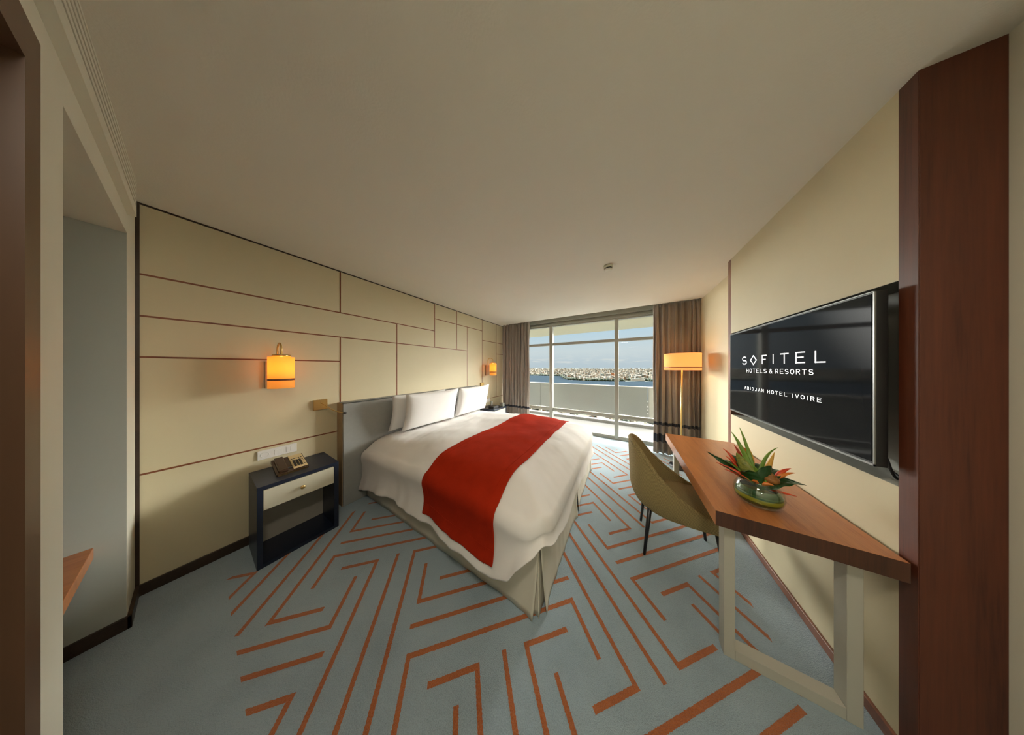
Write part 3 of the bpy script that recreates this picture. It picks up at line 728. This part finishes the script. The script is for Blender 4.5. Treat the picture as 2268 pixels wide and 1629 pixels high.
# ------------------------------------------------------------------ floor lamp
t = thing('floor_lamp', 'lit brass floor lamp with wide drum shade in front of the right curtain', 'floor lamp', (.745, 3.72, 0))
lx, ly = .757, 3.70
m = MB(); m.lathe([(0, 0), (.135, 0), (.137, .004), (.135, .018), (.02, .024), (0, .024)], (.745, ly+.02, 0), 44); par(m.build('base', 'black_leg'), t)
par(MB().tube([(.745, ly+.02, .02), (lx, ly, 1.52)], .0095, 14).build('pole', 'brass'), t)
m = MB(); m.lathe([(.207, 1.706), (.2095, 1.706), (.2095, 1.462), (.207, 1.462), (.207, 1.706)], (lx, ly, 0), 64); sh = par(m.build('lamp_shade', 'lamp_shade'), t)
m = MB(); m.lathe([(.2097, 1.507), (.2107, 1.507), (.2107, 1.492), (.2097, 1.492)], (lx, ly, 0), 64); par(m.build('band', 'inlay'), t)
m = MB()
for a in (0, 2*PI/3, 4*PI/3): m.tube([(lx, ly, 1.50), (lx+.207*math.cos(a), ly+.207*math.sin(a), 1.50)], .002, 6)
par(m.build('shade_ring', 'brass'), t)
m = MB(); m.lathe([(0, 1.63), (.018, 1.62), (.028, 1.595), (.024, 1.565), (.012, 1.54), (.012, 1.50), (0, 1.50)], (lx, ly, 0), 20); par(m.build('bulb', 'bulb'), t)
par(lamp('POINT', 'bulb_light', (lx, ly, 1.58), 20, (1, .52, .2), shadow_soft_size=.03), t)
for o in list(C.objects):
    if o.name.startswith('bulb') and o.type == 'MESH': o.visible_shadow = True

# ------------------------------------------------------------------ television
t = thing('television', 'large flat television showing white lettering in the dark wall recess', 'television', (.93, 2.0, 1.45))
TX = .88; ty0, ty1, tz0, tz1 = 1.405, 2.600, 1.098, 1.812
m = MB().box((TX, ty0, tz0), (TX+.03, ty1, tz1)); par(m.build('housing', 'black_plastic', bevel=.004, seg=3), t)
m = MB().box((TX-.0012, ty0+.012, tz0+.016), (TX+.002, ty1-.012, tz1-.010)); scr = par(m.build('screen', 'tv_screen'), t)
m = MB().box((TX-.002, ty0, tz0), (TX+.001, ty1, tz0+.008)).box((TX-.002, ty0, tz1-.003), (TX+.001, ty1, tz1)).box((TX-.002, ty0, tz0), (TX+.001, ty0+.005, tz1)).box((TX-.002, ty1-.004, tz0), (TX+.001, ty1, tz1))
par(m.build('chrome_edge', 'dark_chrome'), t)
m = MB().box((TX+.03, 1.75, 1.25), (1.07, 2.25, 1.65)); par(m.build('wall_mount', 'rubber', bevel=.01), t)
m = MB().box((TX+.03, 1.55, 1.13), (TX+.06, 2.45, 1.72)); par(m.build('rear_housing', 'black_plastic', bevel=.012), t)
# lettering: strokes on a unit cell (x right as seen, y up)
def arcp(cx, cy, rx, ry, a0, a1, n=10): return [(cx+rx*math.cos(math.radians(a0+(a1-a0)*i/n)), cy+ry*math.sin(math.radians(a0+(a1-a0)*i/n))) for i in range(n+1)]
GL = {
 'S': [arcp(.5, .74, .42, .26, 35, 270, 12)+arcp(.5, .26, .46, .26, 90, -145, 12)],
 'O': [arcp(.5, .5, .5, .5, 0, 360, 24)], '<>': [[(.5, 1.08), (.98, .5), (.5, -.08), (.02, .5), (.5, 1.08), (.9, .6)]],
 'F': [[(.08, 0), (.08, 1), (1, 1)], [(.08, .52), (.8, .52)]], 'I': [[(.5, 0), (.5, 1)]], 'T': [[(0, 1), (1, 1)], [(.5, 1), (.5, 0)]],
 'E': [[(1, 1), (.05, 1), (.05, 0), (1, 0)], [(.05, .52), (.85, .52)]], 'L': [[(.05, 1), (.05, 0), (1, 0)]],
 'H': [[(.05, 0), (.05, 1)], [(.95, 0), (.95, 1)], [(.05, .52), (.95, .52)]],
 'R': [[(.05, 0), (.05, 1), (.6, 1)]+arcp(.6, .74, .32, .26, 90, -90, 8)+[(.05, .48)], [(.55, .48), (.95, 0)]],
 'A': [[(0, 0), (.5, 1), (1, 0)], [(.2, .35), (.8, .35)]],
 'B': [[(.05, 0), (.05, 1), (.55, 1)]+arcp(.55, .76, .3, .24, 90, -90, 8)+[(.05, .52)], [(.55, .52)]+arcp(.58, .26, .36, .26, 90, -90, 8)+[(.05, 0)]],
 'D': [[(.05, 0), (.05, 1), (.45, 1)]+arcp(.45, .5, .5, .5, 90, -90, 12)+[(.05, 0)]],
 'J': [[(.8, 1), (.8, .28)]+arcp(.45, .28, .35, .28, 0, -160, 8)], 'N': [[(.05, 0), (.05, 1), (.95, 0), (.95, 1)]], 'V': [[(0, 1), (.5, 0), (1, 1)]],
 '&': [[(1, 0), (.28, .72)]+arcp(.48, .80, .22, .2, 200, -20, 8)+[(.62, .62), (.2, .42)]+arcp(.4, .24, .36, .24, 130, 320, 8)+[(.92, .45)]],
}
def glyph(m, ch, yl, yr, z0, h, th):
    # as seen from the room the text runs towards smaller y
    for st in GL[ch]:
        pts = [Vector((yl+(yr-yl)*x, z0+h*y)) for x, y in st]
        for a, b in zip(pts, pts[1:]):
            d = (b-a)
            if d.length < 1e-6: continue
            d.normalize(); n = Vector((-d.y, d.x))*th/2; a2 = a-d*th*.45; b2 = b+d*th*.45; i = len(m.v)
            for X in (TX-.0024, TX-.0012):
                for q in (a2+n, b2+n, b2-n, a2-n): m.v.append(Vector((X, q.x, q.y)))
            for f in ((0, 1, 2, 3), (4, 7, 6, 5), (0, 4, 5, 1), (1, 5, 6, 2), (2, 6, 7, 3), (3, 7, 4, 0)): m.f.append(tuple(i+k_ for k_ in f)); m.mi.append(0); m.sm.append(False)
def textline(word, cells, z0, h, th):
    for ch, (a, b) in zip(word, cells):
        m = MB(); glyph(m, ch, a, b, z0, h, th); m.build('letter', 'screen_white', scr)
textline(['S', '<>', 'F', 'I', 'T', 'E', 'L'], [(2.387, 2.321), (2.268, 2.188), (2.123, 2.074), (2.016, 1.99), (1.933, 1.868), (1.809, 1.747), (1.679, 1.622)], 1.528, .059, .0072)
def spaced(s, a, b, z0, h, th, gap=.55, sp=.9):
    n = sum(1 for c in s if c != ' '); wI = .35
    tot = 0; cur = []
    for c in s:
        if c == ' ': tot += sp; continue
        wd = wI if c == 'I' else 1.0; cur.append((c, tot, tot+wd)); tot += wd+gap
    tot -= gap; f = (b-a)/tot
    for c, p, q in cur:
        m = MB(); glyph(m, c, a+p*f, a+q*f, z0, h, th); m.build('letter', 'screen_white', scr)
spaced('HOTELS & RESORTS', 2.321, 1.690, 1.461, .0275, .0028, .60, .55); spaced('ABIDJAN HOTEL IVOIRE', 2.351, 1.643, 1.320, .022, .0024, .75, 1.1)
# loose cable behind the television
m = MB().tube(bez((.95, 1.56, 1.18), (.94, 1.43, 1.20), (.92, 1.44, 1.03), (.985, 1.47, 1.040))+bez((.985, 1.47, 1.040), (1.0, 1.5, 1.040), (1.02, 1.6, 1.045), (1.065, 1.7, 1.10)), .004, 8)
tag(m.build('cable', 'rubber'), 'black cable looping in the wall recess behind the television edge', 'cable')

# ------------------------------------------------------------------ desk
t = thing('desk', 'brown wooden desk on cream loop legs below the television', 'desk', (.66, 2.0, 0))
m = MB().box((.404, 1.346, .700), (.915, 2.645, .7748)); o = m.build('desktop', ['desk_top', 'desk_edge'], bevel=.0012)
for p in o.data.polygons:
    if abs(p.normal.y) > .5: p.material_index = 1
par(o, t)
def loop(y, yb):
    a, b, c, d = .453, .494, .817, .857
    bm_ = MB(); bm_.box((a, y, 0), (b, yb, .699)); par(bm_.build('leg', 'leg_paint', bevel=.002), t)
    bm_ = MB(); bm_.box((c, y, 0), (d, yb, .699)); par(bm_.build('leg', 'leg_paint', bevel=.002), t)
    bm_ = MB(); bm_.box((b, y+.0005, 0), (c, yb-.0005, .052)); par(bm_.build('foot_bar', 'leg_paint', bevel=.002), t)
loop(1.408, 1.468); loop(2.52, 2.58)

# ------------------------------------------------------------------ chair
t = thing('desk_chair', 'olive woven tub chair with black legs pushed under the desk', 'chair', (.37, 2.035, 0))
cy0 = 2.035
def plan(s, k=1.0):   # s in -1..1 around the U, 0 at the middle of the back
    a = abs(s)
    sg = -1 if s < 0 else 1
    if a < .62:
        ph_ = a/.62*PI/2; x = .33-.262*k*math.cos(ph_); y = .262*k*math.sin(ph_)
    else: x = .33+(a-.62)/.38*.27; y = .262*k-.02*((a-.62)/.38)**2
    return x, sg*y
def rim(x): 
    K = [(.06, .862), (.09, .85), (.13, .81), (.16, .765), (.23, .66), (.33, .555), (.43, .485), (.50, .445), (.60, .425)]
    if x <= K[0][0]: return K[0][1]
    for (a, za), (b, zb) in zip(K, K[1:]):
        if x <= b: return za+(zb-za)*(x-a)/(b-a)
    return K[-1][1]
P = []; NS = 56; NR = 16
for r in range(NR+1):
    row = []
    for i in range(NS+1):
        s = -1+2*i/NS; x, y = plan(s); zr = rim(x); f = r/NR
        z = .365+(zr-.365)*f
        # tuck in at the bottom, flare outwards at the top of the back
        tk = .045*(1-min(1, (z-.365)/.16))**2
        xx = x+tk*(1.0 if abs(s) < .62 else .1)-(.012*max(0, (z-.55)/.3) if abs(s) < .5 else 0)
        yy = y*(1-tk*2.2)-(0.0)
        if z > .6: yy *= 1-.10*((z-.6)/.26)
        row.append((xx, cy0+yy, z))
    P.append(row)
m = MB(); m.grid(P); par(m.build('backrest', 'chair_weave', solid=.032, sub=1), t)
P2 = [P[-1]]; m = MB(); m.tube([Vector(p)+Vector((0, 0, .004)) for p in P[-1]], .0165, 10); par(m.build('piping', 'chair_weave'), t)
m = MB(); ns = 40; outl = []
for i in range(ns+1):
    s = -1+2*i/ns; x, y = plan(s, .93); outl.append((x+.012, y))
outl = outl+[(.615, .2), (.625, .12), (.628, 0), (.625, -.12), (.615, -.2)]
rings = [(.90, .352), (.98, .36), (1.0, .385), (1.0, .425), (.975, .445), (.88, .455), (.6, .462), (.25, .465), (.01, .466)]
Pm = []
for k_, z in rings: Pm.append([(.36+(x-.36)*k_, cy0+y*k_, z) for x, y in outl])
m.grid([r_ for r_ in Pm], closed=True); m.poly([p for p in Pm[0]][::-1])
par(m.build('seat', 'chair_weave'), t)
for (bx, by, tx, tyy) in ((.146, 1.835, .185, 1.865), (.149, 2.225, .185, 2.20), (.615, 2.255, .565, 2.20), (.612, 1.83, .565, 1.87)):
    m = MB(); m.tube([(bx, by, 0), (tx, tyy, .375)], [.0095, .017], 14); par(m.build('leg', 'black_leg'), t)

# ------------------------------------------------------------------ vase and flowers
vx, vy, vz = .614, 1.518, .7755
t = thing('vase', 'squat round glass vase with a striped leaf wrapped inside on the desk', 'vase', (vx, vy, vz))
VH = 1.24
prof = [(0, .000), (.040, .000), (.062, .008), (.080, .026), (.087, .048), (.083, .072), (.070, .092), (.056, .102), (.050, .106), (.054, .101), (.068, .090), (.081, .071), (.0845, .048), (.078, .027), (.060, .011), (.0, .006)]
m = MB(); m.lathe([(r, z*VH) for r, z in prof], (0, 0, 0), 48); o = m.build('glass_bowl', 'vase_glass', t)
m = MB(); m.lathe([(.045, .013), (.060, .017), (.0745, .031), (.080, .048), (.078, .068), (.072, .082), (.062, .094)], (0, 0, 0), 48); o = m.build('wrapped_leaf', 'leaf_wrap', t)
t = thing('flower_arrangement', 'arrangement of red heliconia and green leaves standing in the glass vase', 'flowers', (vx, vy, vz+.06))
T0 = Vector((vx, vy, vz+.06))
def blade(name, mat, base, mid, tip, wd, up=(0, 0, 1), fold=.25, thick=.0012, belly=.35, twist=0):
    base, mid, tip = map(Vector, (base, mid, tip)); n = 22; P = []
    for i in range(n+1):
        u = i/n; p = base*(1-u)**2+mid*2*u*(1-u)+tip*u*u; d = ((mid-base)*(1-u)+(tip-mid)*u).normalized()
        upv = Vector(up); sd_ = d.cross(upv)
        if sd_.length < 1e-3: sd_ = Vector((1, 0, 0))
        sd_.normalize(); sd_ = Matrix.Rotation(twist*u, 3, d) @ sd_; nn = sd_.cross(d)
        ww = wd*(math.sin(PI*min(1, u**(belly*1.6)*.98+.02))**.8 if u < 1 else 0)+.0004
        P.append([p+sd_*ww*v+nn*abs(v)*ww*fold+nn*.002*math.sin(v*14+u*20)*(ww/.03) for v in (-1, -.66, -.33, 0, .33, .66, 1)])
    m = MB(); m.grid(P); o = m.build(name, mat, solid=thick); par(o, t); return o
V = lambda x, y, z: (x, y, z)
b0 = (vx, vy, .865)
# big leaves: reaching left, back-right to the wall, and spotted upright
blade('leaf', 'leaf_dark', b0, (.51, 1.62, .93), (.452, 1.64, .972), .034)
blade('leaf', 'leaf_dark', b0, (.70, 1.56, .93), (.812, 1.60, .893), .052, fold=.15)
blade('leaf', 'leaf_dark', b0, (.72, 1.64, .97), (.76, 1.70, .90), .045)
blade('leaf', 'leaf_dark', b0, (.53, 1.55, .93), (.50, 1.57, .925), .030)
blade('leaf', 'leaf_dark', b0, (.60, 1.66, .96), (.58, 1.72, .95), .035)
blade('leaf', 'leaf_dark', b0, (.65, 1.54, .96), (.66, 1.52, .99), .026, up=(0, 1, 0))
blade('leaf', 'leaf_spotted', (vx-.01, vy, .88), (.575, 1.56, .97), (.553, 1.565, 1.018), .026, up=(.3, 1, .2))
blade('leaf', 'leaf_dark', b0, (.575, 1.53, .95), (.56, 1.50, .94), .034, up=(.2, 1, .6))
blade('leaf', 'leaf_light', b0, (.585, 1.575, 1.05), (.545, 1.60, 1.125), .0105, up=(.2, 1, .1))
blade('leaf', 'leaf_light', b0, (.61, 1.60, 1.06), (.585, 1.62, 1.150), .0080, up=(.2, 1, .1))
blade('leaf', 'leaf_light', b0, (.66, 1.60, 1.02), (.718, 1.60, 1.068), .0085, up=(.2, 1, .5))
blade('leaf', 'leaf_light', (vx, vy-.02, .86), (.63, 1.55, .93), (.612, 1.54, .965), .012, up=(.2, 1, .1))
blade('leaf', 'leaf_dark', b0, (.66, 1.62, .95), (.68, 1.70, .93), .036)
blade('leaf', 'leaf_dark', b0, (.57, 1.60, .94), (.53, 1.66, .93), .030)
blade('leaf', 'leaf_dark', b0, (.63, 1.50, .90), (.60, 1.46, .875), .024)
blade('leaf', 'leaf_light', b0, (.56, 1.57, .93), (.52, 1.58, .955), .014)
def bract(mat, base, tip, r, bend=(0, 0, .02)):
    base, tip = Vector(base), Vector(tip); mid = (base+tip)/2+Vector(bend); n = 12; pts = []; rr = []
    for i in range(n+1):
        u = i/n; pts.append(base*(1-u)**2+mid*2*u*(1-u)+tip*u*u); rr.append(max(.0006, r*(1-u)**.75*(.55+1.1*min(u, .3)/.3*.5)))
    m = MB(); m.tube(pts, rr, 10); o = m.build('flower_bract', mat); par(o, t)
bract('bract_red', (.60, 1.54, .885), (.478, 1.585, .935), .014, (0, 0, .012)); bract('bract_red', (.60, 1.53, .875), (.50, 1.55, .915), .011)
bract('bract_orange', (.625, 1.535, .87), (.585, 1.50, .90), .012); bract('bract_orange', (.62, 1.53, .872), (.665, 1.505, .895), .014)
bract('bract_red', (.65, 1.53, .865), (.745, 1.525, .858), .010, (0, 0, .0))
bract('bract_yellow', (.655, 1.57, .91), (.715, 1.62, 1.035), .0165, (0, 0, -.01)); bract('bract_orange', (.65, 1.56, .90), (.70, 1.60, .985), .015, (0, 0, -.005))
bract('bract_red', (.70, 1.58, .91), (.762, 1.60, .968), .0125); bract('bract_orange', (.70, 1.57, .91), (.768, 1.585, .952), .0105)
bract('bract_red', (.60, 1.62, .95), (.575, 1.66, 1.035), .010); bract('bract_orange', (.63, 1.62, .95), (.615, 1.66, 1.03), .011); bract('bract_yellow', (.635, 1.61, .95), (.625, 1.65, 1.045), .010)
bract('bract_red', (.57, 1.62, .94), (.53, 1.66, 1.00), .009); bract('bract_red', (.57, 1.60, .92), (.53, 1.63, .965), .008)
# rose like cone of curled brown leaves
m = MB()
for k_ in range(6):
    r0 = .030-.004*k_; m.lathe([(r0*.75, .892-.0), (r0, .905+.004*k_), (r0*.96, .918+.004*k_), (r0*.9, .922+.004*k_)], (.668, 1.545, .0), 24)
par(m.build('rose_head', 'rose_brown', solid=.0015), t)
bract('leaf_light', (.645, 1.53, .885), (.650, 1.53, .925), .010, (0, 0, 0))

# ------------------------------------------------------------------ smoke detector, added fill lights
t = thing('smoke_detector', 'small white smoke detector on the ceiling', 'smoke detector', (-.137, 2.25, ZC))
m = MB(); m.lathe([(0, 0), (.045, 0), (.045, -.018), (.040, -.024), (.040, -.026)], (0, 0, 0), 36); m.build('base', 'wall_paint', t)
m = MB(); m.lathe([(.034, -.020), (.034, -.036), (0, -.036)], (0, 0, 0), 24); m.build('sensor_grille', 'rubber', t)
m = MB(); m.lathe([(.040, -.036), (.038, -.042), (.028, -.048), (0, -.050)], (0, 0, 0), 36); m.poly([(.040*math.cos(a*PI/18), .040*math.sin(a*PI/18), -.036) for a in range(36)]); m.build('cover', 'wall_paint', t)
def fill_light(x, y, label):  # unseen round light, added to brighten the near part of the room
    t = thing('fill_light', label, 'fill light', (x, y, ZC), 'round fill lights added out of view')
    m = MB(); m.lathe([(0, 0), (.20, 0), (.20, -.04), (.185, -.045), (.185, -.035)], (0, 0, 0), 40); m.build('frame', 'white_plastic', t)
    m = MB(); m.lathe([(.185, -.036), (.12, -.048), (0, -.052)], (0, 0, 0), 40); m.build('diffuser', 'fill_glow', t)
fill_light(.02, -.10, 'round fill light added out of view above the camera'); fill_light(.40, -2.3, 'round fill light added out of view behind the camera')
